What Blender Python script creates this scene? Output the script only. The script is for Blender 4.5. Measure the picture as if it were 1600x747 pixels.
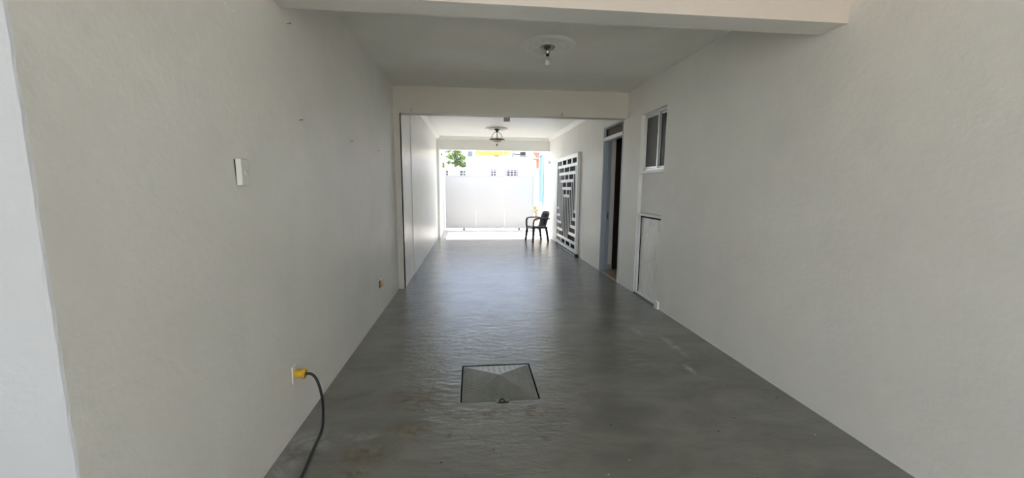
import bpy, bmesh, math, random
from mathutils import Vector, Matrix
random.seed(7)
sc = bpy.context.scene
COL = sc.collection
for o in list(bpy.data.objects): bpy.data.objects.remove(o)

# ---------------------------------------------------------------- camera
F_PX, PITCH, YAW, ROLL, EYE = 604.96, .1324, .1025, .0063, 1.55
fw = Vector((math.sin(YAW)*math.cos(PITCH), math.cos(YAW)*math.cos(PITCH), -math.sin(PITCH)))
rt = Vector((math.cos(YAW), -math.sin(YAW), 0)); up = rt.cross(fw)
r2 = rt*math.cos(ROLL)+up*math.sin(ROLL); u2 = up*math.cos(ROLL)-rt*math.sin(ROLL)
cd = bpy.data.cameras.new('camera'); cam = bpy.data.objects.new('camera', cd); COL.objects.link(cam)
cd.sensor_fit = 'HORIZONTAL'; cd.sensor_width = 36; cd.lens = 36*F_PX/1600; cd.clip_start = .02; cd.clip_end = 500
m = Matrix((r2, u2, -fw)).transposed().to_4x4(); m.translation = (0, 0, EYE); cam.matrix_world = m
sc.camera = cam

# ---------------------------------------------------------------- sky, sun, exposure
SUN_DIR = Vector((-.08, .245, 1.0)).normalized()
w = bpy.data.worlds.new('sky'); sc.world = w; w.use_nodes = True
nt = w.node_tree; nt.nodes.clear()
sky = nt.nodes.new('ShaderNodeTexSky'); sky.sky_type = 'NISHITA'; sky.sun_disc = False
sky.sun_elevation = math.asin(SUN_DIR.z); sky.sun_rotation = math.atan2(SUN_DIR.x, SUN_DIR.y)
sky.air_density = 1.0; sky.dust_density = 2.5; sky.ozone_density = 1.0
hs = nt.nodes.new('ShaderNodeHueSaturation'); hs.inputs['Saturation'].default_value = .9
bg = nt.nodes.new('ShaderNodeBackground'); bg.inputs['Strength'].default_value = .40
wo = nt.nodes.new('ShaderNodeOutputWorld')
nt.links.new(sky.outputs[0], hs.inputs['Color']); nt.links.new(hs.outputs[0], bg.inputs[0]); nt.links.new(bg.outputs[0], wo.inputs[0])
sl = bpy.data.lights.new('sun', 'SUN'); so = bpy.data.objects.new('sun', sl); COL.objects.link(so)
sl.energy = 12; sl.angle = math.radians(.55); sl.color = (1, .96, .9)
so.rotation_euler = (-SUN_DIR).to_track_quat('-Z', 'Y').to_euler(); so.location = (0, 6, 12)
vs = sc.view_settings; vs.view_transform = 'Standard'; vs.look = 'None'; vs.gamma = 1; vs.use_curve_mapping = False
vs.exposure = 1.28
sc.cycles.max_bounces = 14; sc.cycles.diffuse_bounces = 8; sc.cycles.glossy_bounces = 4; sc.cycles.transparent_max_bounces = 12

# ---------------------------------------------------------------- materials
def mat(name, col, rough=.5, spec=.5, metal=0.0):
    m = bpy.data.materials.new(name); m.use_nodes = True
    b = m.node_tree.nodes['Principled BSDF']
    b.inputs['Base Color'].default_value = (*col, 1); b.inputs['Roughness'].default_value = rough
    b.inputs['Specular IOR Level'].default_value = spec; b.inputs['Metallic'].default_value = metal
    return m
class N:
    def __init__(s, m): s.t = m.node_tree; s.b = s.t.nodes['Principled BSDF']
    def new(s, k, **kw):
        n = s.t.nodes.new('ShaderNode'+k)
        for a, v in kw.items(): setattr(n, a, v)
        return n
    def ln(s, a, b): s.t.links.new(a, b)
    def coord(s, scale=(1, 1, 1)):
        c = s.new('TexCoord'); mp = s.new('Mapping'); mp.inputs['Scale'].default_value = scale
        s.ln(c.outputs['Object'], mp.inputs[0]); return mp.outputs[0]
    def noise(s, vec, scale, detail=3, rough=.55, dist=0):
        n = s.new('TexNoise'); s.ln(vec, n.inputs['Vector']); n.inputs['Scale'].default_value = scale
        n.inputs['Detail'].default_value = detail; n.inputs['Roughness'].default_value = rough; n.inputs['Distortion'].default_value = dist
        return n.outputs['Fac']
    def ramp(s, fac, stops):
        r = s.new('ValToRGB'); e = r.color_ramp.elements
        while len(e) < len(stops): e.new(.5)
        for i, (p, c) in enumerate(stops): e[i].position = p; e[i].color = (*c, 1) if len(c) == 3 else c
        s.ln(fac, r.inputs[0]); return r.outputs[0]
    def maprange(s, fac, a, b, c, d):
        r = s.new('MapRange'); s.ln(fac, r.inputs[0])
        for i, v in enumerate((a, b, c, d)): r.inputs[i+1].default_value = v
        return r.outputs[0]
    def mix(s, fac, a, b, mode='MIX'):
        r = s.new('MixRGB', blend_type=mode)
        for i, v in enumerate((fac, a, b)):
            if isinstance(v, (int, float)): r.inputs[i].default_value = v
            elif isinstance(v, tuple): r.inputs[i].default_value = (*v, 1)
            else: s.ln(v, r.inputs[i])
        return r.outputs[0]
    def math(s, op, a, b):
        r = s.new('Math', operation=op)
        for i, v in enumerate((a, b)):
            if isinstance(v, (int, float)): r.inputs[i].default_value = v
            else: s.ln(v, r.inputs[i])
        return r.outputs[0]
    def bump(s, h, strength, dist, prev=None):
        b = s.new('Bump'); b.inputs['Strength'].default_value = strength; b.inputs['Distance'].default_value = dist
        s.ln(h, b.inputs['Height'])
        if prev is not None: s.ln(prev, b.inputs['Normal'])
        return b.outputs[0]
def plaster(name, col, rough=.5, var=.05, bump=.35):
    m = mat(name, col, rough, .3); n = N(m); v = n.coord()
    big = n.noise(v, 1.3, 4, .6, .4); fine = n.noise(v, 38, 3, .6); mid = n.noise(v, 9, 3, .55)
    f = n.maprange(big, .3, .7, 1-var, 1+var*.6)
    hue = n.ramp(n.noise(v, .7, 2), [(.35, (1, .985, .955)), (.65, (.985, 1, .985))])
    c = n.mix(1, n.mix(1, tuple(col), f, 'MULTIPLY'), hue, 'MULTIPLY')
    n.ln(c, n.b.inputs['Base Color'])
    n.ln(n.maprange(mid, .3, .7, rough-.08, rough+.1), n.b.inputs['Roughness'])
    n.ln(n.bump(fine, bump, .004, n.bump(mid, bump, .012)), n.b.inputs['Normal'])
    return m
M = {}
M['wall'] = plaster('white wall paint', (.86, .85, .825), .48)
M['endface'] = plaster('cool white paint greyed against light', (.52, .535, .56), .5, .04, .6)  # cool tint is its own; darkened further to offset strong back light
M['beige'] = plaster('beige paint darkened against light', (.68, .61, .56), .5, .03, .2)  # beige tint is its own; darkened to offset bright light on the front
M['beige2'] = plaster('off-white beam paint', (.66, .635, .585), .5, .03, .2)
M['wallfar'] = plaster('glossier white wall paint', (.86, .86, .845), .36, .03, .04)
M['ceil'] = plaster('ceiling paint', (.88, .87, .835), .6, .05, .25)
M['white'] = plaster('smooth white paint', (.87, .87, .86), .4, .02, .08)
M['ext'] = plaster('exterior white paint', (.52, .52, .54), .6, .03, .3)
M['pink'] = plaster('pale pink stucco', (.80, .68, .66), .6, .04, .3)
M['yellow'] = plaster('yellow stucco', (.85, .58, .08), .6, .04, .3)
M['redtile'] = plaster('red stucco', (.72, .16, .10), .6, .06, .3)
M['yardfloor'] = plaster('pale concrete', (.42, .41, .39), .7, .06, .3)
M['street'] = plaster('street concrete', (.42, .41, .39), .8, .1, .5)
M['gate'] = mat('white gate enamel', (.80, .82, .83), .32, .5)
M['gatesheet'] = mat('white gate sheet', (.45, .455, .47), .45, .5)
M['panelwhite'] = None
M['blueframe'] = mat('pale blue frame paint', (.36, .55, .74), .4)
M['doorblue'] = mat('blue grey frame paint', (.36, .41, .47), .42)
M['alu'] = mat('aluminium', (.72, .73, .73), .35, .5, .75)
M['dark'] = mat('black rubber', (.012, .012, .013), .55)
M['cord'] = mat('black cord jacket', (.010, .010, .011), .4)
M['yplug'] = mat('yellow plug plastic', (.72, .42, .03), .42)
M['plastic'] = mat('white switch plastic', (.74, .73, .68), .4)
M['greyplastic'] = mat('grey plastic', (.42, .43, .42), .5)
M['dkgrey'] = mat('dark grey plastic', (.16, .16, .16), .5)
M['chrome'] = mat('dark chrome', (.45, .45, .44), .16, .5, 1)
M['bronze'] = mat('dark bronze', (.07, .055, .04), .35, .5, .7)
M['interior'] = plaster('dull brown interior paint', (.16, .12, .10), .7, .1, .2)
M['tan'] = plaster('tan floor tile', (.42, .32, .22), .35, .08, .05)
M['steel'] = mat('galvanised steel', (.40, .41, .43), .5, .5, .4)
M['bark'] = plaster('bark', (.16, .12, .08), .9, .2, .6)
M['pot'] = mat('pale peach ceramic', (.55, .36, .20), .35)
M['orange'] = mat('orange petals', (.70, .20, .03), .6)
M['ypetal'] = mat('yellow petals', (.50, .32, .03), .6)
M['leafy'] = mat('yellow green leaves', (.20, .22, .03), .55)
M['brownglass'] = mat('brown transom panel', (.10, .075, .055), .7)
M['curtain'] = mat('dark brown curtain cloth', (.10, .085, .075), .9, .1)
M['dusty'] = mat('dusty grey window glass', (.10, .10, .10), .5, .4)
M['tank'] = mat('blue grey tank plastic', (.12, .14, .15), .5)
M['soot'] = mat('dark roof metal', (.035, .035, .04), .6)
M['hole'] = mat('black gap shade', (.006, .006, .006), .8)  # near-black colour stands for the shade inside gaps and holes

def wood():
    m = mat('dark brown door wood', (.03, .018, .013), .6, .2); n = N(m)
    v = n.coord((9, 9, .6)); g = n.noise(v, 3, 4, .6, .6)
    n.ln(n.ramp(g, [(.3, (.018, .011, .008)), (.7, (.04, .025, .018))]), n.b.inputs['Base Color']); return m
M['wood'] = wood()
def chairplastic():
    m = mat('charcoal plastic', (.020, .020, .027), .42); n = N(m); v = n.coord()
    n.ln(n.bump(n.noise(v, 260, 2), .2, .002), n.b.inputs['Normal']); return m
M['chair'] = chairplastic()
def panelw():
    m = mat('scuffed white panel', (.80, .80, .78), .3, .8); n = N(m); v = n.coord((1, 3, 1))
    s = n.noise(v, 4.5, 4, .6, 1.2); lo = n.noise(n.coord(), 2, 3)
    n.ln(n.ramp(s, [(.36, (.72, .72, .70)), (.50, (.84, .84, .82)), (.7, (.88, .88, .88))]), n.b.inputs['Base Color'])
    n.ln(n.maprange(lo, .3, .7, .28, .42), n.b.inputs['Roughness']); return m
M['panelwhite'] = panelw()
def glass():
    m = bpy.data.materials.new('window glass'); m.use_nodes = True; t = m.node_tree; t.nodes.clear()
    o = t.nodes.new('ShaderNodeOutputMaterial'); mx = t.nodes.new('ShaderNodeMixShader'); fr = t.nodes.new('ShaderNodeFresnel')
    tr = t.nodes.new('ShaderNodeBsdfTransparent'); gl = t.nodes.new('ShaderNodeBsdfGlossy'); gl.inputs['Roughness'].default_value = .03
    tr.inputs[0].default_value = (.82, .84, .84, 1); fr.inputs[0].default_value = 1.5
    t.links.new(fr.outputs[0], mx.inputs[0]); t.links.new(tr.outputs[0], mx.inputs[1]); t.links.new(gl.outputs[0], mx.inputs[2]); t.links.new(mx.outputs[0], o.inputs[0])
    return m
M['glass'] = glass()
def bulbglass():
    m = mat('clear bulb glass', (.92, .92, .90), .05); b = m.node_tree.nodes['Principled BSDF']
    b.inputs['Transmission Weight'].default_value = .5; b.inputs['IOR'].default_value = 1.2; return m
M['bulb'] = bulbglass()
def alabaster():
    m = mat('alabaster glass', (.72, .68, .58), .3); n = N(m); v = n.coord()
    n.ln(n.ramp(n.noise(v, 14, 4, .6, 1.5), [(.35, (.50, .46, .38)), (.6, (.78, .75, .66))]), n.b.inputs['Base Color'])
    n.b.inputs['Subsurface Weight'].default_value = .15; return m
M['alabaster'] = alabaster()
def darkglass():
    return mat('dark window glass', (.03, .035, .045), .1)
M['darkglass'] = darkglass()
def leafm():
    m = mat('tree leaves', (.12, .20, .04), .55); n = N(m); v = n.coord()
    n.ln(n.ramp(n.noise(v, 3.0, 3), [(.35, (.07, .15, .05)), (.55, (.17, .24, .05)), (.72, (.36, .34, .09))]), n.b.inputs['Base Color']); return m
M['leaf'] = leafm()

def floor_mat():
    m = mat('grey painted concrete', (.18, .185, .165), .2, .75); n = N(m)
    v = n.coord(); vs_ = n.coord((.42, 1.5, 1)); va = n.coord((.5, 1, 1))
    big = n.noise(v, .55, 4, .6, .5); mid = n.noise(va, 3.2, 5, .62, .6); fine = n.noise(vs_, 26, 4, .65)
    base = n.ramp(big, [(.32, (.175, .175, .154)), (.55, (.207, .205, .181)), (.75, (.245, .241, .214))])
    base = n.mix(.55, base, n.ramp(mid, [(.3, (.55, .56, .54)), (.7, (1.25, 1.24, 1.2))]), 'MULTIPLY')
    # rust-brown stains near the access cover and by the left wall
    def spot(cx, cy, rx, ry, soft=.7):
        mp = n.new('Mapping'); c = n.new('TexCoord'); n.ln(c.outputs['Object'], mp.inputs[0])
        mp.inputs['Location'].default_value = (-cx/rx, -cy/ry, 0); mp.inputs['Scale'].default_value = (1/rx, 1/ry, 0)
        g = n.new('VectorMath', operation='LENGTH'); n.ln(mp.outputs[0], g.inputs[0])
        return n.maprange(g.outputs['Value'], soft*.3, 1, 1, 0)
    stain = None
    for a in ((-.62, 2.15, .22, .16), (-.42, 2.35, .2, .14), (-.42, 2.75, .32, .22), (.05, 2.5, .3, .1), (.42, 2.5, .16, .1), (-.15, 2.3, .06, .06), (.45, 2.2, .06, .05), (-.65, 1.98, .12, .12)):
        s_ = spot(*a); stain = s_ if stain is None else n.math('MAXIMUM', stain, s_)
    br = n.math('MULTIPLY', stain, n.maprange(n.noise(v, 11, 4, .65, .4), .38, .60, 0, 1))
    base = n.mix(br, base, (.150, .118, .068))
    # worn pale cement along the foot of the walls
    pale = None
    for a in ((-1.0, 2.3, .22, .2), (-.72, 2.32, .16, .05), (-1.05, 2.12, .1, .3), (1.98, 3.5, .06, .3), (1.78, 3.9, .05, .2), (1.86, 3.0, .05, .12)):
        s_ = spot(*a); pale = s_ if pale is None else n.math('MAXIMUM', pale, s_)
    pl = n.math('MULTIPLY', pale, n.maprange(n.noise(v, 7, 4, .65, .8), .38, .62, 0, .8))
    base = n.mix(pl, base, (.36, .36, .345))
    # specks of white paint and dark grit
    vo = n.new('TexVoronoi'); n.ln(n.coord((1, 1, .01)), vo.inputs['Vector']); vo.inputs['Scale'].default_value = 9; vo.inputs['Randomness'].default_value = 1
    fleck = n.math('MULTIPLY', n.maprange(vo.outputs['Distance'], .035, .05, 1, 0), n.maprange(n.noise(v, 1.7, 2), .56, .6, 0, 1))
    base = n.mix(fleck, base, (.55, .55, .52))
    vo2 = n.new('TexVoronoi'); n.ln(n.coord((1, 1, .01)), vo2.inputs['Vector']); vo2.inputs['Scale'].default_value = 7.3
    grit = n.math('MULTIPLY', n.maprange(vo2.outputs['Distance'], .04, .055, 1, 0), n.maprange(n.noise(v, 2.3, 2), .5, .54, 0, 1))
    base = n.mix(grit, base, (.04, .035, .03))
    n.ln(base, n.b.inputs['Base Color'])
    n.ln(n.maprange(n.noise(vs_, 5, 4, .6), .3, .7, .16, .25), n.b.inputs['Roughness'])
    b1 = n.bump(n.noise(n.coord((.55, 1.25, 1)), 11, 5, .64, .25), .42, .014)
    rg = n.new('TexNoise', noise_type='RIDGED_MULTIFRACTAL'); n.ln(n.coord((.6, 1.2, 1)), rg.inputs['Vector']); rg.inputs['Scale'].default_value = 9; rg.inputs['Detail'].default_value = 3
    crk = n.math('MULTIPLY', rg.outputs['Fac'], n.maprange(n.noise(v, 1.6, 3), .38, .62, .15, 1))
    b2 = n.bump(fine, .40, .006, n.bump(crk, .5, .010, b1))
    n.ln(b2, n.b.inputs['Normal'])
    return m
M['floor'] = floor_mat()
def cover_mat():
    m = mat('grey painted tread plate', (.19, .195, .18), .28, .6); n = N(m); v = n.coord()
    n.ln(n.ramp(n.noise(v, 6, 4, .6), [(.3, (.15, .155, .14)), (.7, (.22, .225, .21))]), n.b.inputs['Base Color']); return m
M['cover'] = cover_mat()

# ---------------------------------------------------------------- helpers
def add_box(bm, x0, x1, y0, y1, z0, z1, bevel=0):
    r = bmesh.ops.create_cube(bm, size=1)
    for v in r['verts']:
        v.co = Vector(((x0+x1)/2+v.co.x*(x1-x0), (y0+y1)/2+v.co.y*(y1-y0), (z0+z1)/2+v.co.z*(z1-z0)))
    if bevel:
        es = list({e for v in r['verts'] for e in v.link_edges})
        bmesh.ops.bevel(bm, geom=es, offset=bevel, segments=2, profile=.5, affect='EDGES')
    return bm
def boxes(*bs, bevel=0):
    bm = bmesh.new()
    for b in bs: add_box(bm, *b, bevel=bevel)
    return bm
def tube(bm, pts, rad, seg=10, sx=1, sy=1, caps=True):
    pts = [Vector(p) for p in pts]; n = len(pts)
    rads = rad if isinstance(rad, (list, tuple)) else [rad]*n
    rings = []; ref = Vector((0, 0, 1))
    t0 = (pts[1]-pts[0]).normalized()
    if abs(t0.dot(ref)) > .9: ref = Vector((0, 1, 0))
    u = t0.cross(ref).normalized()
    for i, p in enumerate(pts):
        t = (pts[min(i+1, n-1)]-pts[max(i-1, 0)]).normalized()
        u = (u-t*u.dot(t)).normalized(); v = t.cross(u)
        rings.append([bm.verts.new(p+(u*math.cos(a)*sx+v*math.sin(a)*sy)*rads[i]) for a in [2*math.pi*k/seg for k in range(seg)]])
    for a, b in zip(rings, rings[1:]):
        for k in range(seg): bm.faces.new((a[k], a[(k+1) % seg], b[(k+1) % seg], b[k]))
    if caps: bm.faces.new(rings[0][::-1]); bm.faces.new(rings[-1])
    return bm
def lathe(bm, prof, seg=32, c=(0, 0, 0), mod=None):
    rings = []
    for r, z in prof:
        if r < 1e-5: rings.append([bm.verts.new((c[0], c[1], c[2]+z))])
        else: rings.append([bm.verts.new((c[0]+r*math.cos(2*math.pi*k/seg), c[1]+r*math.sin(2*math.pi*k/seg), c[2]+z)) for k in range(seg)])
    for a, b in zip(rings, rings[1:]):
        for k in range(seg):
            q = [a[k % len(a)], a[(k+1) % len(a)], b[(k+1) % len(b)], b[k % len(b)]]
            q = list(dict.fromkeys(q))
            if len(q) > 2: bm.faces.new(q)
    return bm
def prism(bm, poly, axis, a, b):
    """extrude a polygon given in the two other axes, along axis from a to b"""
    def P(p, t):
        return {0: (t, p[0], p[1]), 1: (p[0], t, p[1]), 2: (p[0], p[1], t)}[axis]
    A = [bm.verts.new(P(p, a)) for p in poly]; B = [bm.verts.new(P(p, b)) for p in poly]
    bm.faces.new(A); bm.faces.new(B[::-1])
    for i in range(len(poly)): j = (i+1) % len(poly); bm.faces.new((A[i], B[i], B[j], A[j]))
    return bm
def smoothpath(pts, n=8):
    pts = [Vector(p) for p in pts]; out = []
    P = [pts[0]]+pts+[pts[-1]]
    for i in range(1, len(P)-2):
        for k in range(n):
            t = k/n; a, b, c, d = P[i-1:i+3]
            out.append(.5*((2*b)+(c-a)*t+(2*a-5*b+4*c-d)*t*t+(3*b-a-3*c+d)*t**3))
    out.append(pts[-1]); return out
def obj(name, bm, material, parent=None, smooth=False, bevel=0, autos=None):
    bmesh.ops.recalc_face_normals(bm, faces=bm.faces[:])
    me = bpy.data.meshes.new(name); bm.to_mesh(me); bm.free()
    o = bpy.data.objects.new(name, me); COL.objects.link(o)
    if material is not None: me.materials.append(M[material] if isinstance(material, str) else material)
    if smooth:
        for p in me.polygons: p.use_smooth = True
        me.set_sharp_from_angle(angle=math.radians(autos or 40))
    if bevel:
        b = o.modifiers.new('bevel', 'BEVEL'); b.width = bevel; b.segments = 2; b.limit_method = 'ANGLE'
    if parent: o.parent = parent
    return o
def meshobj(name, me, parent=None, loc=(0, 0, 0)):
    o = bpy.data.objects.new(name, me); COL.objects.link(o); o.location = loc
    if parent: o.parent = parent
    return o
def thing(name, label, cat, loc=(0, 0, 0), rotz=0, group=None):
    o = bpy.data.objects.new(name, None); COL.objects.link(o); o.empty_display_size = .1
    o.location = loc; o.rotation_euler = (0, 0, rotz); tag(o, label, cat, group); return o
def tag(o, label, cat, group=None):
    o['label'] = label; o['category'] = cat
    if group: o['group'] = group
    return o
def struct(name, bm, material, label=None, cat=None, **kw):
    o = obj(name, bm, material, **kw); o['kind'] = 'structure'
    if label: o['label'] = label
    if cat: o['category'] = cat
    return o

# ---------------------------------------------------------------- dimensions (metres; camera stands over the origin)
XL, XR, XJ = -1.123, 2.382, -1.037       # near left wall, right wall, far left wall
H = 2.985                                # ceiling
YB1, YB1b, ZB1 = 2.391, 2.583, 2.597     # first beam
YJ, YJb, ZJ = 5.914, 6.095, 2.609        # second beam
YF, YFb, ZF = 12.0, 12.2, 2.66           # far beam
YG = 13.95                               # street gate
TW = .24                                 # right wall thickness
XO = XR+TW

# ---------------------------------------------------------------- structure
HX0, HX1, HY0, HY1 = -.098, .492, 2.648, 3.238     # hole for the access cover
fb = boxes((-3.8, XO, -3.2, HY0, -.15, 0), (-6, XO, HY1, 11.96, -.15, 0), (-6, HX0, HY0, HY1, -.15, 0), (HX1, XO, HY0, HY1, -.15, 0))
struct('floor', fb, 'floor', 'glossy grey painted concrete floor of the long passage', 'floor')
struct('floor_added_bounce', boxes((-3.8, XO, -7.2, -3.2, -.15, 0)), 'yardfloor', 'added pale ground behind the camera that bounces sunlight inside', 'floor')  # unseen pale ground, added to bounce sunlight into the passage
struct('floor_yard', boxes((-1.3, XO, 11.96, YG+.3, -.15, 0)), 'yardfloor', 'bright sunlit pale concrete floor of the small yard', 'floor')
wlb = bmesh.new(); nz = 60
cols = []
for i in range(nz+1):
    z = 3.15*i/nz; j1 = random.uniform(-.0035, .0035); j2 = random.uniform(-.003, .003)
    cols.append([wlb.verts.new(p) for p in ((XL-.2, 1.123, z), (XL-.012, 1.123, z), (XL-.004+j2*.5, 1.125+j1*.5, z), (XL+j2*.3, 1.131+j1, z), (XL, 1.16, z), (XL, YJ, z), (XL-.2, YJ, z))])
for a_, b_ in zip(cols, cols[1:]):
    for k in range(7): wlb.faces.new((a_[k], a_[(k+1) % 7], b_[(k+1) % 7], b_[k]))
wlb.faces.new(cols[0]); wlb.faces.new(cols[-1])
struct('wall_left', wlb, 'wall', 'near off-white plaster wall on the left with a switch', 'wall')
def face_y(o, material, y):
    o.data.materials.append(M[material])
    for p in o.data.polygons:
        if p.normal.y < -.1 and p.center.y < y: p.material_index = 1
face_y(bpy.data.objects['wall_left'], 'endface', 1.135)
# far left wall: plaster laid in panels of slightly different depth
wl = boxes((XL-.2, XJ, YJ, YJb+.25, 0, H), (XL-.2, XJ-.006, YJb+.25, 6.9, 0, H), (XL-.2, XJ+.004, 6.9, 8.1, 0, H), (XL-.2, XJ-.004, 8.1, YF-.12, 0, H))
struct('wall_left_far', wl, 'wallfar', 'far left wall with uneven glossy white plaster panels', 'wall')
struct('trim_1', boxes((XL-.2, XJ+.065, YF-.12, YFb, 0, 3.1)), 'white', 'slim white pilaster ending the far left wall', 'pilaster')
# right wall with its openings
DY0, DY1, DZ = 6.06, 7.0, 2.63           # doorway
WY0, WY1 = 4.69, 5.42                    # filled-in recess
GY0, GY1, GZ = 8.62, 10.5, 2.28          # opening behind the security gate
WZ0, WZ1 = 1.79, 2.57                    # window
RD = .055
wr = boxes((XR, XO, -7, WY0, 0, 3.45), (XR, XO, WY0, WY1, WZ1, 3.15), (XR+RD, XO, WY0, WY1, 1.2, WZ0), (XR+.12, XO, WY0, WY1, 0, 1.2),
           (XR, XO, WY1, DY0, 0, 3.15), (XR, XO, DY0, DY1, DZ, 3.15), (XR, XO, DY1, GY0, 0, 3.15),
           (XR, XO, GY0, GY1, GZ, 3.15), (XR, XO, GY1, 12.86, 0, 3.15), (XR, XO, 12.86, 13.62, 0, 1.0), (XR, XO, 12.86, 13.62, 2.70, 3.15))
struct('wall_right', wr, 'wall', 'long off-white plaster wall on the right with window, doorway and gate', 'wall')
struct('trim_2', boxes((XL-.2, XR, YB1, YB1b, ZB1, 3.15)), 'wall', 'near ceiling beam crossing the top of the passage', 'beam')
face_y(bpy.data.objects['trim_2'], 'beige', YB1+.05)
struct('trim_3', boxes((XJ, XR, YJ, YJb, ZJ, H), (XL, XJ, YJ-.001, YJ+.1, 0, H)), 'beige2', 'middle ceiling beam above the inner opening', 'beam')
struct('trim_4', boxes((XJ, XR, YF, YFb, ZF, 3.1)), 'white', 'far white ceiling beam over the exit to the yard', 'beam')
struct('ceiling', boxes((XL-.2, XO, YB1b, YJ, H, 3.15)), 'ceil', 'near grey-white ceiling with a bare bulb', 'ceiling')
struct('ceiling_far', boxes((XL-.2, XO, YJ, YFb, H+.06, 3.2)), 'white', 'far bright white ceiling with a hanging bowl lamp', 'ceiling')
# unseen upper storey, added and raised to block the sun at the near end
struct('wall_upper_added', boxes((XL-.2, XO+3, YB1, YFb, 3.2, 9)), 'wall', 'added unseen storey above the passage that blocks the sun', 'wall')
# cornice along the far ceiling
prof = [(0, 0), (0, -.10), (.018, -.10), (.022, -.085), (.05, -.06), (.075, -.025), (.095, -.018), (.095, 0)]
ZC = H+.06
cb = bmesh.new(); prism(cb, [(XJ+a, ZC+b) for a, b in prof], 1, YJb, YF); struct('trim_5', cb, 'white', 'white cornice along the far left wall', 'cornice', smooth=True)
cb = bmesh.new(); prism(cb, [(XR-a, ZC+b) for a, b in prof], 1, YJb, YF); struct('trim_6', cb, 'white', 'white cornice along the far right wall', 'cornice', smooth=True)
cb = bmesh.new(); prism(cb, [(YF-a, ZC+b) for a, b in prof], 0, XJ, XR); struct('trim_7', cb, 'white', 'white cornice along the far beam', 'cornice', smooth=True)
# added roof and walls around the camera shape the near light; yard walls beyond
PB, PR0, PR1 = -7.0, -4.0, YB1        # added back wall, added roof from .. to
struct('ceiling_added', boxes((-3.6, XR, PR0, PR1, 3.3, 3.45)), 'ceil', 'added unseen roof around the camera holding back sky light', 'ceiling')  # unseen roof, its extent set to limit sky light near the camera
struct('wall_back_added', boxes((-3.6, XO, PB-.2, PB, 0, 2.6)), 'wall', 'added unseen wall behind the camera shaping the near light', 'wall')  # unseen wall, added to tune light coming from behind
struct('wall_side_added', boxes((-3.8, -3.6, PB-.2, 2.6, 0, 3.45)), 'wall', 'added unseen wall left of the camera closing off side light', 'wall')  # unseen side wall, added to close off the near light
struct('wall_patio_front', boxes((-3.6, XL-.2, YB1, YB1+.2, 0, 3.45)), 'wall', 'patio wall beside the passage', 'wall')
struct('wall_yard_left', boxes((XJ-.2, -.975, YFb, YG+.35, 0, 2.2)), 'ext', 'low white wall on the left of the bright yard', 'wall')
struct('wall_street_right', boxes((2.27, 2.9, YG+.06, YG+.35, 0, 2.2)), 'pink', 'pale pinkish pillar right of the street gate', 'pillar')
struct('street', boxes((-30, 40, YG+.3, 60, -.2, -.03)), 'street', 'sunlit concrete street beyond the gate', 'street')
# dim room behind the right wall
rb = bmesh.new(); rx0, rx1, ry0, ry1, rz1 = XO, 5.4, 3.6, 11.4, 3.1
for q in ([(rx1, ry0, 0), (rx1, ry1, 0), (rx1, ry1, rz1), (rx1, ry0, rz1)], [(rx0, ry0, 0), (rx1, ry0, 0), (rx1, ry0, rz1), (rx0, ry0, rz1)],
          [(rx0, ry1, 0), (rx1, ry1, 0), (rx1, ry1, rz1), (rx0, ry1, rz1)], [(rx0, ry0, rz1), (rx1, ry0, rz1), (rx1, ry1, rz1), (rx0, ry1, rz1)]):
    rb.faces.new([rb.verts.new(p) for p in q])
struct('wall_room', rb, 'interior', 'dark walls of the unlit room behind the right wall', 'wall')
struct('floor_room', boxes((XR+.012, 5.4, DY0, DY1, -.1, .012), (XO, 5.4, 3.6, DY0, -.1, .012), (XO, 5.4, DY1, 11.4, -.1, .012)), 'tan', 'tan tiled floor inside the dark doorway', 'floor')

# ---------------------------------------------------------------- doorway
def empty_struct(name, label, cat):
    o = thing(name, label, cat); o['kind'] = 'structure'; return o
d = empty_struct('door_1', 'open doorway with blue-grey frame and brown transom in right wall', 'door')
fd = .11
obj('jamb', boxes((XR-.006, XR+fd+.04, DY1-.035, DY1-.001, .012, DZ)), 'doorblue', d, bevel=.004)
obj('jamb', boxes((XR-.006, XR+fd+.04, DY0+.001, DY0+.035, .012, DZ)), 'doorblue', d, bevel=.004)
obj('door_stop', boxes((XR+.075, XR+.105, DY1-.055, DY1-.035, .012, 2.40)), 'doorblue', d)
obj('head_rail', boxes((XR-.008, XR+fd, DY0+.035, DY1-.035, 2.385, 2.445)), 'gate', d, bevel=.004)
obj('head', boxes((XR-.004, XR+fd, DY0+.035, DY1-.035, DZ-.03, DZ-.001)), 'doorblue', d, bevel=.003)
tr = obj('transom', boxes((XR+.055, XR+.07, DY0+.035, DY1-.035, 2.445, DZ-.03)), 'brownglass', d)
obj('transom_frame', boxes((XR+.03, XR+.055, DY0+.035, DY1-.035, 2.445, 2.468), (XR+.03, XR+.055, DY0+.035, DY1-.035, 2.578, 2.60), (XR+.03, XR+.055, DY0+.035, DY0+.06, 2.468, 2.578), (XR+.03, XR+.055, DY1-.06, DY1-.035, 2.468, 2.578)), 'bronze', tr)
sp = bmesh.new(); add_box(sp, XR+.095, XR+.125, DY1-.040, DY1-.034, .98, 1.10); obj('strike_plate', sp, 'dark', d)
lf = obj('door_leaf', boxes((XO+.01, XO+.87, DY1+.02, DY1+.06, .02, 2.40)), 'wood', d, bevel=.003)
for (a, b, z0, z1) in ((.10, .40, .2, 1.0), (.48, .77, .2, 1.0), (.10, .40, 1.15, 2.2), (.48, .77, 1.15, 2.2)):
    obj('panel', boxes((XO+a, XO+b, DY1+.012, DY1+.02, z0, z1)), 'wood', lf, bevel=.005)
kb = bmesh.new(); lathe(kb, [(0, 0), (.012, 0), (.012, .03), (.028, .045), (.028, .06), (0, .07)], 16)
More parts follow.
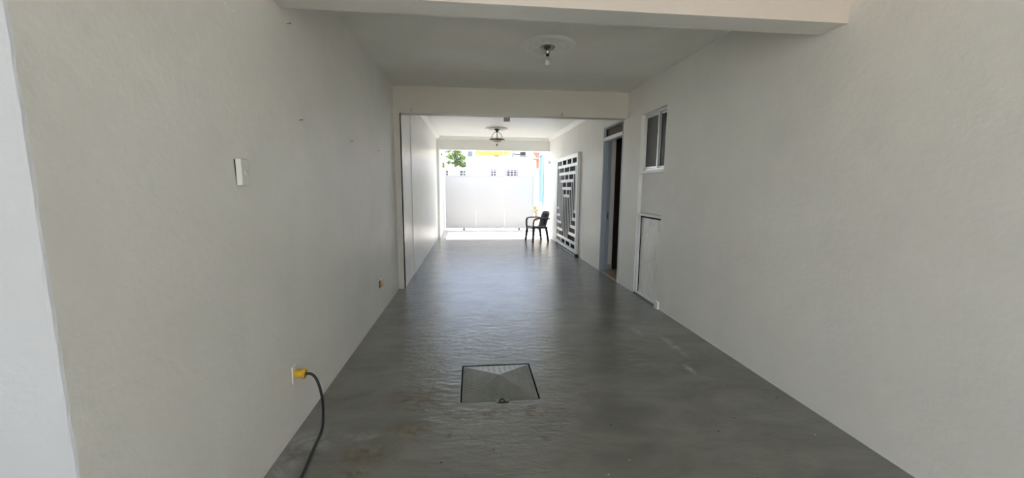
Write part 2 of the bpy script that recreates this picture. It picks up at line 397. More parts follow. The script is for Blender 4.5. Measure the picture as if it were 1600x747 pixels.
ko = obj('knob', kb, 'chrome', lf, smooth=True); ko.location = (XO+.80, DY1+.02, 1.02); ko.rotation_euler = (math.pi/2, 0, 0)
struct('baseboard_right', boxes((XR+.16, XO, DY1-.012, DY1-.001, .013, .115)), 'greyplastic', 'grey tile skirting inside the dark doorway', 'baseboard')
bo = obj('tile_piece', boxes((XR-.012, XR+.0, DY0-.075, DY0+.0, .0, .13)), 'plastic', bevel=.004)
tag(bo, 'small white tile piece at the foot of the doorway', 'tile')

# ---------------------------------------------------------------- recess: window and lower panel
wn = empty_struct('window_1', 'small aluminium sliding window high in the right wall', 'window')
xa, xb = XR+.055, XR+.115
def frame(y0, y1, z0, z1, x0, x1, t):
    return ((x0, x1, y0, y1, z0, z0+t), (x0, x1, y0, y1, z1-t, z1), (x0, x1, y0, y0+t, z0+t, z1-t), (x0, x1, y1-t, y1, z0+t, z1-t))
obj('window_frame', boxes(*frame(WY0, WY1, WZ0, WZ1, xa, xb, .028)), 'alu', wn, bevel=.003)
ym = (WY0+WY1)/2-.04
s1 = obj('sash', boxes(*frame(ym-.015, WY1-.028, WZ0+.03, WZ1-.03, xa+.004, xa+.028, .026)), 'alu', wn, bevel=.002)
obj('pane', boxes((xa+.014, xa+.018, ym+.01, WY1-.05, WZ0+.055, WZ1-.055)), 'dusty', s1)
s2 = obj('sash', boxes(*frame(WY0+.028, ym+.018, WZ0+.03, WZ1-.03, xa+.032, xa+.056, .026)), 'alu', wn, bevel=.002)
obj('pane', boxes((xa+.042, xa+.046, WY0+.05, ym, WZ0+.055, WZ1-.055)), 'glass', s2)
obj('window_sill', boxes((XR+.012, xb, WY0+.001, WY1-.001, WZ0-.035, WZ0+.002)), 'gate', wn, bevel=.004)
cu = bmesh.new(); nc = 60; ra = []
for i in range(nc+1):
    y = WY0+.002+(WY1-WY0-.004)*i/nc; x = XO-.045+.014*math.sin(i*1.05)+.006*math.sin(i*.37)
    ra.append((cu.verts.new((x, y, WZ0+.004)), cu.verts.new((x, y, WZ1-.004))))
for a_, b_ in zip(ra, ra[1:]): cu.faces.new((a_[0], b_[0], b_[1], a_[1]))
co = obj('curtain', cu, 'curtain', wn, smooth=True); sm = co.modifiers.new('solid', 'SOLIDIFY'); sm.thickness = .003
pn = thing('service_hatch', 'glossy white metal panel low in the right wall below the window', 'hatch', (XR+.045, (WY0+WY1)/2, 0))
hw = (WY1-WY0)/2
obj('panel_sheet', boxes((.012, .03, -hw+.03, hw-.03, .03, 1.15)), 'panelwhite', pn)
obj('panel_frame', boxes(*frame(-hw+.002, hw-.002, .004, 1.196, -.03, .03, .032)), 'gate', pn, bevel=.004)
obj('top_lip', boxes((-.05, -.03, -hw+.004, hw-.004, 1.165, 1.185)), 'gate', pn, bevel=.003)
obj('gap_lines', boxes((.005, .0125, -hw+.034, hw-.034, 1.135, 1.164), (.005, .0125, hw-.05, hw-.034, .036, 1.135)), 'hole', pn)  # black strips drawn as the dark gap around the sheet
obj('track', boxes((-.05, -.032, -hw+.004, hw-.004, .0, .022)), 'dkgrey', pn)
pz = bmesh.new(); add_box(pz, -.02, .015, -.05, .035, 0, .10); bmesh.ops.subdivide_edges(pz, edges=pz.edges[:], cuts=3, use_grid_fill=True)
for v in pz.verts: v.co += Vector([random.uniform(-.006, .006) for _ in range(3)])*(1 if v.co.z > .01 else 0)
po = obj('mortar_lump', pz, 'white', smooth=True, autos=80); po.location = (XR-.004, WY0-.03, 0); tag(po, 'rough white mortar lump at the foot of the wall by the low panel', 'mortar')

# ---------------------------------------------------------------- sliding security gate on the right wall
g = thing('sliding_security_gate', 'white steel sliding gate with stepped lattice pattern on right wall', 'gate', (XR-.065, 8.45, .06))
GW, GH, GD = 2.13, 2.27, .035       # width along y, height, depth; u runs away from the camera
def bar(name, u0, u1, v0, v1, d0=.008, d1=.020, mt='gate', parent=None, bev=.003):
    return obj(name, boxes((d0, d1, u0, u1, v0, v1)), mt, parent or g, bevel=bev)
FT = .085
bar('frame_post', 0, FT, 0, GH, -.012, .05); bar('frame_post', GW-FT, GW, 0, GH, -.006, .05)
bar('frame_rail', FT, GW-FT, 0, .07, -.006, .045); bar('frame_rail', FT, GW-FT, GH-.10, GH, -.006, .045)
iu0, iu1 = FT, GW-FT; iw = iu1-iu0; st = iw/11.0
rp = .183; bt = .072
zt = GH-.10; zb = .07
bt_z = lambda k: (zt-k*rp, zt-k*rp+bt)          # k-th upper bar (k = 1..5)
bb_z = lambda k: (zb+k*rp-bt, zb+k*rp)          # k-th lower bar
vt = .034
for k in range(1, 6):
    a, b = iu0+(k-1)*st, iu1-(k-1)*st
    z0, z1 = bt_z(k); bar('lattice_bar', a, b, z0, z1)
for k in range(1, 6):
    z0, z1 = bb_z(k)
    if k == 1: bar('lattice_bar', iu0, iu1, z0, z1)
    else:
        L = (6-k+.35)*st*.86
        bar('lattice_bar', iu0, iu0+L, z0, z1); bar('lattice_bar', iu1-L, iu1, z0, z1)
# uprights joining the ends of the upper bars to the ends of the lower bars
for k in range(1, 6):
    top = bt_z(k)[0]; kb_ = 6-k
    bot = bb_z(min(kb_, 5))[1] if kb_ > 0 else zb
    for u in (iu0+(k-.08)*st*.92, iu1-(k-.08)*st*.92):
        bar('upright', u-vt/2, u+vt/2, bot, top+.01)
bar('upright', GW/2-vt/2, GW/2+vt/2, bb_z(1)[1], bt_z(5)[0]+.01)
# short dividers inside the rows
for f in (.25, .5, .75):
    u = iu0+f*iw; bar('divider', u-.045, u+.045, bt_z(1)[1], zt+.002); bar('divider', u-.045, u+.045, zb-.002, bb_z(1)[0])
for k in range(2, 6):
    for f in ((.33, .66) if k < 4 else (.5,)):
        a, b = iu0+(k-1)*st, iu1-(k-1)*st; u = a+(b-a)*f
        bar('divider', u-.03, u+.03, bt_z(k)[1], bt_z(k-1)[0])
for s_ in (.06, GW-.10):
    wb = bmesh.new(); tube(wb, [(.0, s_, -.02), (.045, s_, -.02)], .038, 16); obj('wheel', wb, 'dark', g, smooth=True)
bar('bottom_rail', -.0+.04, GW-.06, -.058, -.045, .005, .035, 'alu')
obj('rubber_stop', boxes((-.02, .055, -.035, .045, -.058, .0)), 'dark', g, bevel=.006)
rl = thing('gate_rail', 'thin white overhead rail left of the sliding gate', 'rail', (XR-.03, 10.6, 2.33))
obj('rail_bar', boxes((-.012, .012, -.018, 1.25, -.018, .018)), 'gate', rl)
obj('rail_bracket', boxes((-.03, .029, 1.21, 1.28, -.05, .035)), 'greyplastic', rl, bevel=.006)

d2 = empty_struct('dark_backing', 'added dark leaves standing in for the unlit opening behind the white security gate', 'door')  # dark leaves added so the gate gaps look as dark as an unlit opening
ymid = (GY0+GY1)/2
for a_, b_ in ((GY0+.002, ymid-.003), (ymid+.003, GY1-.002)):
    l_ = obj('door_leaf', boxes((XR+.10, XR+.14, a_, b_, .016, GZ-.003)), 'wood', d2, bevel=.003)
    for z0, z1 in ((.2, 1.0), (1.15, 2.1)): obj('panel', boxes((XR+.092, XR+.10, a_+.14, b_-.14, z0, z1)), 'wood', l_, bevel=.004)
# ---------------------------------------------------------------- access cover in the floor
cv = thing('access_cover', 'square grey tread-plate access cover set in the floor', 'floor cover', ((HX0+HX1)/2, (HY0+HY1)/2, 0))
hs_ = .283
cm = bmesh.new()
cz = .006; ap = .055
base = [cm.verts.new((x*hs_, y*hs_, -.02)) for x, y in ((-1, -1), (1, -1), (1, 1), (-1, 1))]
top = [cm.verts.new((x*hs_, y*hs_, -.004)) for x, y in ((-1, -1), (1, -1), (1, 1), (-1, 1))]
apex = cm.verts.new((.01, 0, ap))
cm.faces.new(base[::-1])
for i in range(4):
    j = (i+1) % 4; cm.faces.new((base[i], base[j], top[j], top[i])); cm.faces.new((top[i], top[j], apex))
obj('plate', cm, 'cover', cv)
tb = bmesh.new()
nn = 12
for i in range(nn):
    for j in range(nn):
        x = (i-(nn-1)/2)*.046; y = (j-(nn-1)/2)*.046
        a = max(abs(x), abs(y))/hs_
        if a > .95 or abs(abs(x)-abs(y)) < .02: continue
        z = -.004+(ap+.004)*(1-a)
        ang = .8 if (i+j) % 2 else -.8
        r = bmesh.ops.create_icosphere(tb, subdivisions=1, radius=1)
        mt = Matrix.Translation((x, y, z)) @ Matrix.Rotation(ang, 4, 'Z') @ Matrix.Diagonal((.0165, .0062, .0024, 1))
        bmesh.ops.transform(tb, matrix=mt, verts=r['verts'])
to = obj('tread_pattern', tb, 'cover', cv, smooth=True); to['kind'] = 'stuff'
obj('pit', boxes((HX0-(HX0+HX1)/2, HX1-(HX0+HX1)/2, HY0-(HY0+HY1)/2, HY1-(HY0+HY1)/2, -.14, -.10)), 'hole', cv)
obj('rim', boxes((-.295, -.2925, -.295, .295, -.1, -.001), (.2925, .295, -.295, .295, -.1, -.001), (-.2925, .2925, .2925, .295, -.1, -.001), (-.2925, .2925, -.295, -.2925, -.1, -.001)), 'hole', cv)
ltc = bmesh.new(); prism(ltc, [(-.055, -.27), (.075, -.27), (.05, -.315), (-.03, -.315)], 2, -.01, .0035); obj('latch_tab', ltc, 'cover', cv)
hk = bmesh.new(); tube(hk, smoothpath([(-.01, -.318, .0), (-.005, -.312, .018), (.018, -.31, .02), (.03, -.318, .0)], 5), .006, 8); obj('lift_ring', hk, 'dark', cv, smooth=True)
lg = bmesh.new(); add_box(lg, -.02, .055, -.326, -.312, .0005, .004); obj('lift_slot', lg, 'hole', cv)

# ---------------------------------------------------------------- ceiling lamps
def medallion(name, label, x, y, z, R):
    t = thing(name, label, 'ceiling rose', (x, y, z))
    b = bmesh.new()
    lathe(b, [(0, 0), (R, 0), (R, -.012), (R*.965, -.024), (R*.92, -.026), (R*.88, -.018), (R*.84, -.014), (R*.80, -.018), (R*.78, -.016), (R*.42, -.012), (R*.40, -.02), (R*.36, -.022), (R*.33, -.014), (0, -.014)], 64)
    obj('rose_disc', b, 'ceil' if y < 6 else 'white', t, smooth=True)
    b = bmesh.new()
    for k in range(12):
        a = 2*math.pi*k/12
        for (rr, l, ww, da) in ((.60, .15, .05, 0), (.52, .10, .03, .2), (.52, .10, .03, -.2), (.70, .07, .04, .26)):
            r = bmesh.ops.create_icosphere(b, subdivisions=2, radius=1)
            mt = Matrix.Rotation(a+da*.9, 4, 'Z') @ Matrix.Translation((R*rr, 0, -.013)) @ Matrix.Rotation(da*2, 4, 'Z') @ Matrix.Diagonal((R*l, R*ww, .009, 1))
            bmesh.ops.transform(b, matrix=mt, verts=r['verts'])
    o = obj('leaf_relief', b, 'ceil' if y < 6 else 'white', t, smooth=True); o['kind'] = 'stuff'
    return t
medallion('ceiling_rose', 'round plaster ceiling rose around the bare bulb', .78, 4.11, H, .285)
medallion('ceiling_rose', 'round plaster ceiling rose above the hanging bowl lamp', .636, 10.2, ZC, .29)
bl = thing('bulb_lamp', 'bare clear bulb in a chrome holder under the near ceiling', 'lamp', (.775, 4.11, H-.014))
b = bmesh.new(); lathe(b, [(0, 0), (.075, 0), (.076, -.008), (.066, -.02), (.035, -.034), (.026, -.045), (.024, -.075), (0, -.075)], 32); obj('lamp_holder', b, 'chrome', bl, smooth=True)
b = bmesh.new(); lathe(b, [(0, -.073), (.017, -.073), (.018, -.095), (0, -.095)], 20); obj('socket', b, 'dark', bl, smooth=True)
b = bmesh.new(); lathe(b, [(.013, -.092), (.015, -.102), (.024, -.120), (.031, -.138), (.033, -.152), (.029, -.168), (.018, -.181), (0, -.186)], 24); obj('bulb', b, 'bulb', bl, smooth=True)
b = bmesh.new(); tube(b, smoothpath([(-.008, 0, -.095), (-.012, 0, -.13), (0, .006, -.136), (.012, 0, -.13), (.008, 0, -.095)], 4), .0015, 6); obj('filament', b, 'steel', bl)

hl = thing('pendant_lamp', 'bronze pendant lamp with alabaster bowl hanging in the far section', 'lamp', (.645, 10.2, ZC-.014))
b = bmesh.new(); lathe(b, [(0, 0), (.075, 0), (.072, -.015), (.04, -.035), (.03, -.07), (.018, -.08), (0, -.08)], 24); obj('canopy', b, 'bronze', hl, smooth=True)
b = bmesh.new(); tube(b, [(0, 0, -.07), (0, 0, -.30)], .008, 8); obj('stem', b, 'bronze', hl, smooth=True)
for k in range(3):
    a = 2*math.pi*k/3+.5; c_, s_ = math.cos(a), math.sin(a); b = bmesh.new()
    tube(b, smoothpath([(.025*c_, .025*s_, -.07), (.09*c_, .09*s_, -.10), (.15*c_, .15*s_, -.17), (.15*c_, .15*s_, -.26)], 6), .007, 8); obj('arm', b, 'bronze', hl, smooth=True)
b = bmesh.new(); lathe(b, [(.165, -.25), (.195, -.252), (.20, -.265), (.19, -.278), (.165, -.28), (.165, -.25)], 40); obj('ring', b, 'bronze', hl, smooth=True)
b = bmesh.new(); lathe(b, [(.18, -.272), (.165, -.30), (.13, -.335), (.08, -.362), (.03, -.375), (0, -.377)], 40); obj('bowl', b, 'alabaster', hl, smooth=True)
b = bmesh.new(); lathe(b, [(0, -.37), (.022, -.372), (.026, -.385), (.012, -.40), (.009, -.425), (0, -.44)], 16); obj('finial', b, 'bronze', hl, smooth=True)
sn = thing('sensor_box', 'small grey box on the far ceiling just behind the middle beam', 'sensor', (.695, 7.9, ZC))
obj('housing', boxes((-.065, .065, -.05, .05, -.12, -.0)), 'dkgrey', sn, bevel=.006)
obj('cover', boxes((-.06, .06, -.046, .046, -.20, -.12)), 'greyplastic', sn, bevel=.012)

# ---------------------------------------------------------------- fittings on the left wall
sw = thing('light_switch', 'cream surface-mounted light switch tilting off the left wall', 'switch', (XL-.004, 2.025, 1.615), .10)
obj('switch_plate', boxes((.006, .032, -.036, .036, -.064, .064)), 'plastic', sw, bevel=.004)
obj('rocker', boxes((.032, .037, -.012, .012, -.018, .006)), 'plastic', sw, bevel=.002)
b = bmesh.new(); tube(b, [(.03, .018, .004), (.035, .018, .004)], .006, 10); obj('screw', b, 'greyplastic', sw)
bx_ = bmesh.new(); prism(bx_, [(-.034, .060), (.03, .060), (.03, -.060), (-.026, -.060)], 0, -.012, .0065); obj('back_gap', bx_, 'hole', sw)  # black filler drawn as the dark gap behind the tilted plate

ot = thing('wall_outlet', 'white wall outlet in the near left wall holding the yellow plug', 'outlet', (XL, 2.435, .378))
obj('outlet_plate', boxes((-.002, .006, -.036, .036, -.055, .055)), 'wall', ot, bevel=.003)
pg = thing('extension_cord', 'black extension cord with yellow plug hanging from left wall outlet', 'cord', (XL, 2.435, .378))
b = bmesh.new(); tube(b, [(.006, 0, 0), (.012, 0, 0), (.045, 0, -.001), (.055, 0, -.002)], [.026, .030, .028, .024], 14, 1, .9); obj('plug_body', b, 'yplug', pg, smooth=True)
b = bmesh.new(); tube(b, [(.052, 0, -.002), (.058, 0, -.002), (.068, 0, -.003)], [.032, .033, .026], 14, 1, 1); obj('plug_collar', b, 'yplug', pg, smooth=True)
cw = [(-1.058, 2.435, .375), (-1.02, 2.44, .365), (-.985, 2.43, .32), (-.962, 2.425, .215), (-.965, 2.43, .09), (-.962, 2.385, .012), (-.945, 2.22, .009), (-.918, 1.99, .009), (-.9, 1.75, .009), (-.93, 1.4, .009), (-.85, .9, .009)]
b = bmesh.new(); tube(b, [Vector(p)-Vector((XL, 2.435, .378)) for p in smoothpath(cw, 9)], .0085, 10); obj('cable', b, 'cord', pg, smooth=True)
o2 = thing('wall_outlet', 'small broken outlet low on the left wall near the jamb', 'outlet', (XL, 4.78, .39))
obj('outlet_plate', boxes((-.002, .012, .0, .075, -.04, .06)), 'white', o2, bevel=.003)
obj('outlet_core', boxes((-.002, .03, -.055, .005, -.05, .03)), 'yplug' if False else 'pot', o2, bevel=.004)
obj('gap', boxes((-.002, .004, -.09, -.055, -.06, .03)), 'hole', o2)
for i, (y, z, lb) in enumerate(((2.654, 2.536, 'nail high on the left wall under the near beam'), (2.739, 1.976, 'nail in the left wall right of the light switch'), (3.813, 1.964, 'nail halfway along the near left wall'), (4.874, 1.972, 'nail in the left wall nearest the jamb'))):
    b = bmesh.new(); tube(b, [(XL-.01, y, z), (XL+.022, y, z+.004)], .0022, 8); tube(b, [(XL+.021, y, z+.004), (XL+.023, y, z+.004)], .0055, 10)
    tag(obj('nail', b, 'dkgrey'), 'small dark '+lb, 'nail', 'nails in the left wall')
for x, z, lb in ((-.865, 2.665, 'left end'), (1.355, 2.65, 'right end')):
    b = boxes((x-.01, x+.01, YJ-.012, YJ+.002, z-.035, z+.015), bevel=.004)
    tag(obj('hook', b, 'greyplastic'), 'small grey hook on the middle beam at its '+lb, 'hook', 'hooks on the middle beam')
b = bmesh.new(); tube(b, smoothpath([(XL+.001, 1.93, 2.44), (XL+.004, 2.0, 2.40), (XL+.001, 2.07, 2.36), (XL+.001, 2.11, 2.39)], 5), .004, 6)
tag(obj('plaster_scar', b, 'wall', smooth=True), 'curved plaster scar high on the left wall', 'scar')

# ---------------------------------------------------------------- plastic armchair
ch = thing('plastic_armchair', 'dark charcoal plastic armchair by the right wall', 'chair', (1.87, 11.09, 0), math.radians(16))
# local: front = -x, width along y
def sheet(fn, nu, nv, th, flip=False):
    bm = bmesh.new(); A = []; B = []
    for i in range(nu+1):
        ra, rb_ = [], []
        for j in range(nv+1):
            p, n_ = fn(i/nu, j/nv); ra.append(bm.verts.new(p)); rb_.append(bm.verts.new(Vector(p)-Vector(n_)*th))
        A.append(ra); B.append(rb_)
    for i in range(nu):
        for j in range(nv):
            bm.faces.new((A[i][j], A[i+1][j], A[i+1][j+1], A[i][j+1])); bm.faces.new((B[i][j], B[i][j+1], B[i+1][j+1], B[i+1][j]))
    for i in range(nu):
        bm.faces.new((A[i][0], B[i][0], B[i+1][0], A[i+1][0])); bm.faces.new((A[i][nv], A[i+1][nv], B[i+1][nv], B[i][nv]))
    for j in range(nv):
        bm.faces.new((A[0][j], A[0][j+1], B[0][j+1], B[0][j])); bm.faces.new((A[nu][j], B[nu][j], B[nu][j+1], A[nu][j+1]))
    return bm
def seat_fn(u, v):
    y = (v-.5)*.46*(1-.12*u); x = -.235+u*.43
    z = .445-.03*u-.018*math.sin(math.pi*u)*math.cos((v-.5)*math.pi)-(.03*(1-u/.12)**2 if u < .12 else 0)
    return (x, y, z), (0, 0, 1)
obj('seat', sheet(seat_fn, 14, 12, .045), 'chair', ch, smooth=True)
def back_fn(u, v):
    wd = .40+.05*math.sin(math.pi*u*.7)
    y = (v-.5)*wd*(1 if u < .85 else 1-.25*((u-.85)/.15)**2)
    x = .175+.135*u+.045*math.cos((v-.5)*math.pi)-.03; z = .40+.475*u-(.018*(abs(v-.5)*2)**2 if u > .8 else 0)
    return (x, y, z), (-.96, 0, .28)
obj('backrest', sheet(back_fn, 16, 14, .028), 'chair', ch, smooth=True)
for k in range(5):
    v0 = .16+k*.15; b = bmesh.new()
    for u_ in range(1):
        tube(b, [Vector(back_fn(t, v0+.04)[0])+Vector((-.003, 0, 0)) for t in [.15+.7*i/8 for i in range(9)]], .012, 8, 1, .5)
    obj('slat_ridge', b, 'chair', ch, smooth=True)
for s in (-1, 1):
    b = bmesh.new()
    tube(b, smoothpath([(.27, s*.225, .66), (.20, s*.26, .672), (.0, s*.275, .68), (-.14, s*.272, .675), (-.205, s*.262, .645), (-.225, s*.25, .57), (-.225, s*.235, .42)], 7), .026, 10, 1.45, .85)
    obj('armrest', b, 'chair', ch, smooth=True)
    for (xt, xb_, yb) in ((-.205, -.245, .255), (.18, .255, .235)):
        b = bmesh.new(); pts = [(xt, s*.215, .435), (xt+(xb_-xt)*.35, s*(.215+(yb-.215)*.4), .28), (xb_, s*yb, 0)]
        tube(b, smoothpath(pts, 5), [.046-.0014*i for i in range(11)], 8, 1, .75); obj('leg', b, 'chair', ch, smooth=True)
b = bmesh.new(); tube(b, smoothpath([(-.20, -.20, .425), (-.215, 0, .418), (-.20, .20, .425)], 5), .02, 8); obj('seat_apron', b, 'chair', ch, smooth=True)

# ---------------------------------------------------------------- flowers behind the chair
fl = thing('flower_vase', 'orange and yellow flowers in a pale vase on stand behind chair', 'flowers', (2.10, 12.62, 0))
b = bmesh.new(); lathe(b, [(0, 0), (.13, 0), (.13, .02), (.03, .035), (.022, .06), (.022, .43), (.10, .445), (.10, .46), (0, .46)], 24); obj('stand', b, 'white', fl, smooth=True)
b = bmesh.new(); lathe(b, [(0, .46), (.05, .46), (.07, .52), (.06, .60), (.035, .66), (.04, .69), (.034, .69), (.03, .66), (0, .64)], 24); obj('vase', b, 'pot', fl, smooth=True)
for k in range(9):
    a = k*2.4; r = .03+.085*((k*37) % 10)/10; zz = .80+.17*((k*53) % 11)/11
    p = Vector((r*math.cos(a)-.03, r*math.sin(a), zz))
    b = bmesh.new(); tube(b, smoothpath([(0, 0, .64), (p.x*.4, p.y*.4, .72), p], 4), .004, 6); stem_o = obj('stem', b, 'leafy', fl, smooth=True)
    b = bmesh.new()
    for q in range(7):
        aa = 2*math.pi*q/7; r_ = bmesh.ops.create_icosphere(b, subdivisions=1, radius=1)
        bmesh.ops.transform(b, matrix=Matrix.Translation(p) @ Matrix.Rotation(aa, 4, 'Z') @ Matrix.Rotation(-.5, 4, 'Y') @ Matrix.Translation((.022, 0, 0)) @ Matrix.Diagonal((.024, .014, .006, 1)), verts=r_['verts'])
    obj('blossom', b, 'orange' if k % 3 == 0 else 'ypetal', fl, smooth=True)
for k in range(14):
    a = k*2.1; r = .05+.07*((k*29) % 10)/10; zz = .72+.2*((k*31) % 13)/13; b = bmesh.new()
    r_ = bmesh.ops.create_icosphere(b, subdivisions=1, radius=1)
    bmesh.ops.transform(b, matrix=Matrix.Translation((r*math.cos(a)-.02, r*math.sin(a), zz)) @ Matrix.Rotation(a, 4, 'Z') @ Matrix.Rotation(-.6, 4, 'Y') @ Matrix.Diagonal((.055, .02, .004, 1)), verts=r_['verts'])
    obj('leaf', b, 'leafy', fl, smooth=True)

# ---------------------------------------------------------------- yard: blue window, lamp, street gate
bw = empty_struct('window_2', 'tall pale-blue framed window in the right wall of the yard', 'window')
obj('window_frame', boxes(*frame(12.86, 13.62, 1.0, 2.70, XR-.05, XR+.08, .06)), 'blueframe', bw, bevel=.004)
obj('mullion', boxes((XR-.02, XR+.04, 13.22, 13.26, 1.06, 2.64)), 'blueframe', bw)
for a, b_ in ((12.92, 13.22), (13.26, 13.56)): obj('pane', boxes((XR+.03, XR+.036, a, b_, 1.06, 2.64)), 'darkglass' if False else 'alu', bw)
obj('window_sill', boxes((XR-.09, XR+.02, 12.80, 13.68, .95, 1.0)), 'blueframe', bw, bevel=.005)
yl = thing('wall_lamp', 'small dark lamp bracket at the top of the left pilaster', 'lamp', (XJ+.065, 12.16, 2.56))
b = bmesh.new(); tube(b, smoothpath([(0, 0, .06), (.03, .0, .05), (.045, .0, 0)], 4), .009, 8); obj('bracket', b, 'dark', yl, smooth=True)
b = bmesh.new(); lathe(b, [(0, .01), (.02, .0), (.03, -.05), (0, -.05)], 12, (.05, 0, 0)); obj('shade', b, 'dark', yl, smooth=True)

sg = thing('street_gate', 'white sheet-metal sliding street gate with open grid along its top', 'gate', (0, YG, 0))
X0, X1 = -.945, 2.235; Z0, ZM, ZT = .085, 1.93, 2.24
for i in range(3):
    a = X0+.04+(X1-X0-.08)*i/3; b_ = X0+.04+(X1-X0-.08)*(i+1)/3
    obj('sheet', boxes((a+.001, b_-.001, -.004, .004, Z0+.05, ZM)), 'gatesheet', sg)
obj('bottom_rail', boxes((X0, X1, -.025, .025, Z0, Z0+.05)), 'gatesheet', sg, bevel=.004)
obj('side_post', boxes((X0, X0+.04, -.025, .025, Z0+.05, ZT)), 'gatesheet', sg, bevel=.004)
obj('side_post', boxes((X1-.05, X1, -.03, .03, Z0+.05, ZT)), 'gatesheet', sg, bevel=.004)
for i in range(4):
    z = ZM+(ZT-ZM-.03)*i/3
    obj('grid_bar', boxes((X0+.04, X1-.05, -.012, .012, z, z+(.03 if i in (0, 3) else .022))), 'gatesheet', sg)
nb = 26; vme = None
for i in range(1, nb):
    x = X0+.04+(X1-X0-.09)*i/nb
    if vme is None:
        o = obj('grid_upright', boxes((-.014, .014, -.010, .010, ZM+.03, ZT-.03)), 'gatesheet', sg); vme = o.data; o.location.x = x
    else: meshobj('grid_upright', vme, sg, (x, 0, 0))
for x in (-.30, 1.69):
    b = bmesh.new(); tube(b, [(x, -.022, .052), (x, .022, .052)], .04, 18); obj('wheel', b, 'dark', sg, smooth=True)
    obj('wheel_fork', boxes((x-.025, x+.025, -.028, -.023, .045, .10)), 'dkgrey', sg)
rt_ = obj('gate_track', boxes((-.97, 2.26, YG-.02, YG+.02, .0, .012)), 'steel'); tag(rt_, 'narrow dark steel track on the ground under the street gate', 'track')

# ---------------------------------------------------------------- across the street
hs1 = thing('white_house', 'white flat-roofed house across the street', 'house', (0, 26, 0))
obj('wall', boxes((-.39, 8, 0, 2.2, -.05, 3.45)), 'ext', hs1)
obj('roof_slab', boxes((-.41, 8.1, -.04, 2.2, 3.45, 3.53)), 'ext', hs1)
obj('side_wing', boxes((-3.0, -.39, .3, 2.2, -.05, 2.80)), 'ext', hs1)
for a, b_, z0, z1, y in ((1.22, 1.60, 1.2, 2.73, 0), (2.20, 3.06, 1.2, 2.74, 0), (-.84, -.42, 2.0, 2.70, .3), (-1.75, -1.55, 1.8, 2.66, .3)):
    f = obj('window', boxes(*[(a_, c_, y-.03+0*b0, y+.0, z_, w_) for (b0, b1, a_, c_, z_, w_) in frame(a, b_, z0, z1, 0, 0, .035)]), 'steel', hs1)
    obj('pane', boxes((a+.035, b_-.035, y-.012, y-.001, z0+.035, z1-.035)), 'darkglass', f)
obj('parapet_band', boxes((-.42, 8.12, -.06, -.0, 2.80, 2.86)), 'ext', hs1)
ac = thing('roof_unit', 'grey metal unit on the roof of the white house', 'roof unit', (3.43, 26.5, 3.53))
obj('casing', boxes((-.19, .19, -.15, .15, .16, .40)), 'soot', ac, bevel=.01)
obj('fan_grille', boxes((-.14, .14, -.158, -.15, .20, .36)), 'dark', ac)
obj('base', boxes((-.22, .22, -.17, .17, 0, .16)), 'dkgrey', ac)
b = bmesh.new(); tube(b, smoothpath([(-.19, 0, .24), (-.5, 0, .22), (-.62, 0, .29), (-.68, 0, .20), (-.7, 0, 0)], 4), .045, 8); obj('pipe', b, 'soot', ac, smooth=True)
wt = thing('water_tank', 'pale grey tank at the left end of the white roof', 'tank', (-.12, 26.6, 3.53))
b = bmesh.new(); lathe(b, [(0, 0), (.17, 0), (.175, .05), (.175, .34), (.15, .40), (.05, .43), (.05, .46), (0, .46)], 24); obj('tank_body', b, 'tank', wt, smooth=True)
b = bmesh.new(); lathe(b, [(0, .46), (.06, .46), (.06, .49), (0, .49)], 16); obj('lid', b, 'dkgrey', wt, smooth=True)

yh = thing('yellow_house', 'yellow upper storey of a house far behind the white one', 'house', (0, 36, 0))
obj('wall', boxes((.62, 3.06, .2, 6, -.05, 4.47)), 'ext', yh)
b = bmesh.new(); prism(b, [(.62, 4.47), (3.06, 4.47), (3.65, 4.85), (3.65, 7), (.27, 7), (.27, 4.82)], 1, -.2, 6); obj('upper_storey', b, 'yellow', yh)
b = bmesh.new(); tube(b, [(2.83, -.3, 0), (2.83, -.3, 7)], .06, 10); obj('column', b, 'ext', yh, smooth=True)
obj('red_sign', boxes((2.0, 2.45, -.06, .2, 4.36, 4.50)), 'redtile', yh)
rh = thing('red_house', 'pink house with red awning right of the street gate', 'house', (0, 20, 0))
obj('wall', boxes((3.14, 7, .3, 1.0, -.05, 4.6)), 'pink', rh)
b = bmesh.new(); prism(b, [(-.1, 3.02), (.3, 3.36), (.3, 3.26), (-.05, 2.98)], 0, 3.16, 3.52); obj('awning', b, 'redtile', rh)
obj('red_panel', boxes((3.34, 3.56, .22, .31, 2.55, 3.26)), 'redtile', rh, bevel=.01)
obj('red_panel', boxes((3.18, 3.34, .22, .31, 2.98, 3.2)), 'redtile', rh, bevel=.01)

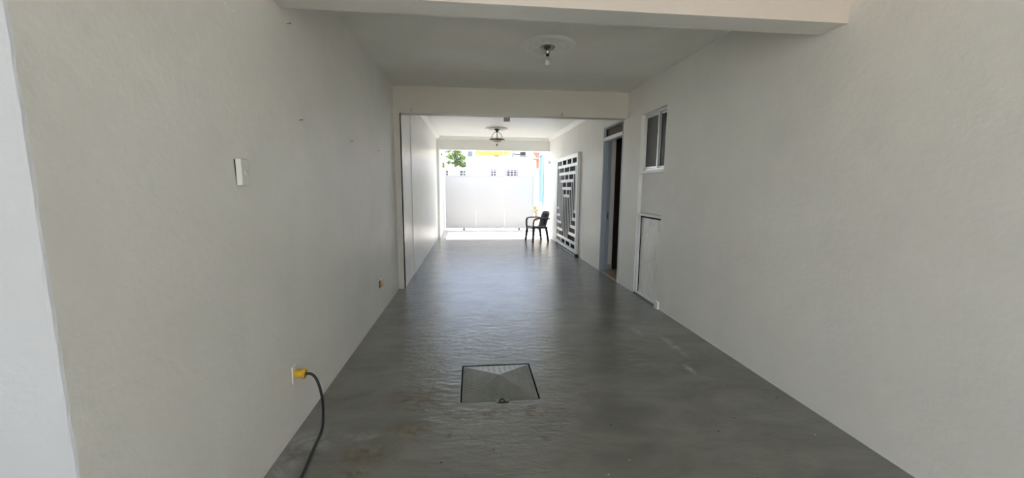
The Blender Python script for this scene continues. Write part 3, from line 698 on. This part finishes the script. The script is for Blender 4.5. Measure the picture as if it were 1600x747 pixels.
def leaves(bm, c, R, n, s, zs=1.0):
    for _ in range(n):
        v = Vector((random.gauss(0, 1), random.gauss(0, 1), random.gauss(0, 1))).normalized()*R*random.random()**.45
        v.z *= zs; p = Vector(c)+v
        a = Vector((random.gauss(0, 1), random.gauss(0, 1), random.gauss(0, .6))).normalized(); b_ = a.orthogonal().normalized()
        k = s*random.uniform(.6, 1.2)
        bm.faces.new([bm.verts.new(p-a*k), bm.verts.new(p+b_*k*.4), bm.verts.new(p+a*k), bm.verts.new(p-b_*k*.4)])
def tree(name, label, x, y, h, clumps, s):
    t = thing(name, label, 'tree', (x, y, -.03))
    b = bmesh.new(); tube(b, smoothpath([(0, 0, 0), (.03, .02, h*.4), (-.02, 0, h*.75), (.04, 0, h)], 5), [.11-.004*i for i in range(16)], 8)
    for cx, cy, cz_, R, n in clumps: tube(b, [(0, 0, max(cz_-R*1.4, h*.4)), (cx*.6, cy*.6, cz_-R*.3), (cx, cy, cz_)], [.035, .02, .008], 6)
    obj('trunk', b, 'bark', t, smooth=True)
    b = bmesh.new()
    for cx, cy, cz_, R, n in clumps: leaves(b, (cx, cy, cz_), R, n, s, .8)
    o = obj('foliage', b, 'leaf', t); o['kind'] = 'stuff'
    return t
tree('garden_tree', 'loose green tree left of the white house', -1.22, 29.5, 5.2, [(-.35, 0, 3.8, .36, 260), (-.5, .1, 3.4, .22, 90), (-.55, 0, 4.2, .3, 140), (.1, .1, 4.1, .36, 330), (.55, 0, 3.75, .34, 330), (.55, 0, 3.25, .32, 360), (.15, 0, 3.6, .3, 200), (.15, -.1, 3.3, .22, 90), (-.2, 0, 3.35, .16, 50), (-.1, 0, 4.6, .5, 260), (.5, .1, 4.5, .45, 200), (.1, 0, 5.1, .5, 200)], .09)
tree('dark_conifer', 'small dark pointed tree at the left edge of yard view', -2.12, 29.5, 3.35, [(0, 0, 3.05, .22, 120), (0, 0, 3.35, .13, 70), (-.03, 0, 2.7, .28, 160)], .07)
up_ = thing('utility_pole', 'thin grey utility pole left of the garden tree', 'pole', (-1.93, 29, -.03))
b = bmesh.new(); tube(b, [(0, 0, 0), (0, 0, 7)], [.04, .03], 10); obj('pole', b, 'steel', up_, smooth=True)
obj('crossarm', boxes((-.5, .5, -.04, .04, 6.5, 6.58)), 'steel', up_)
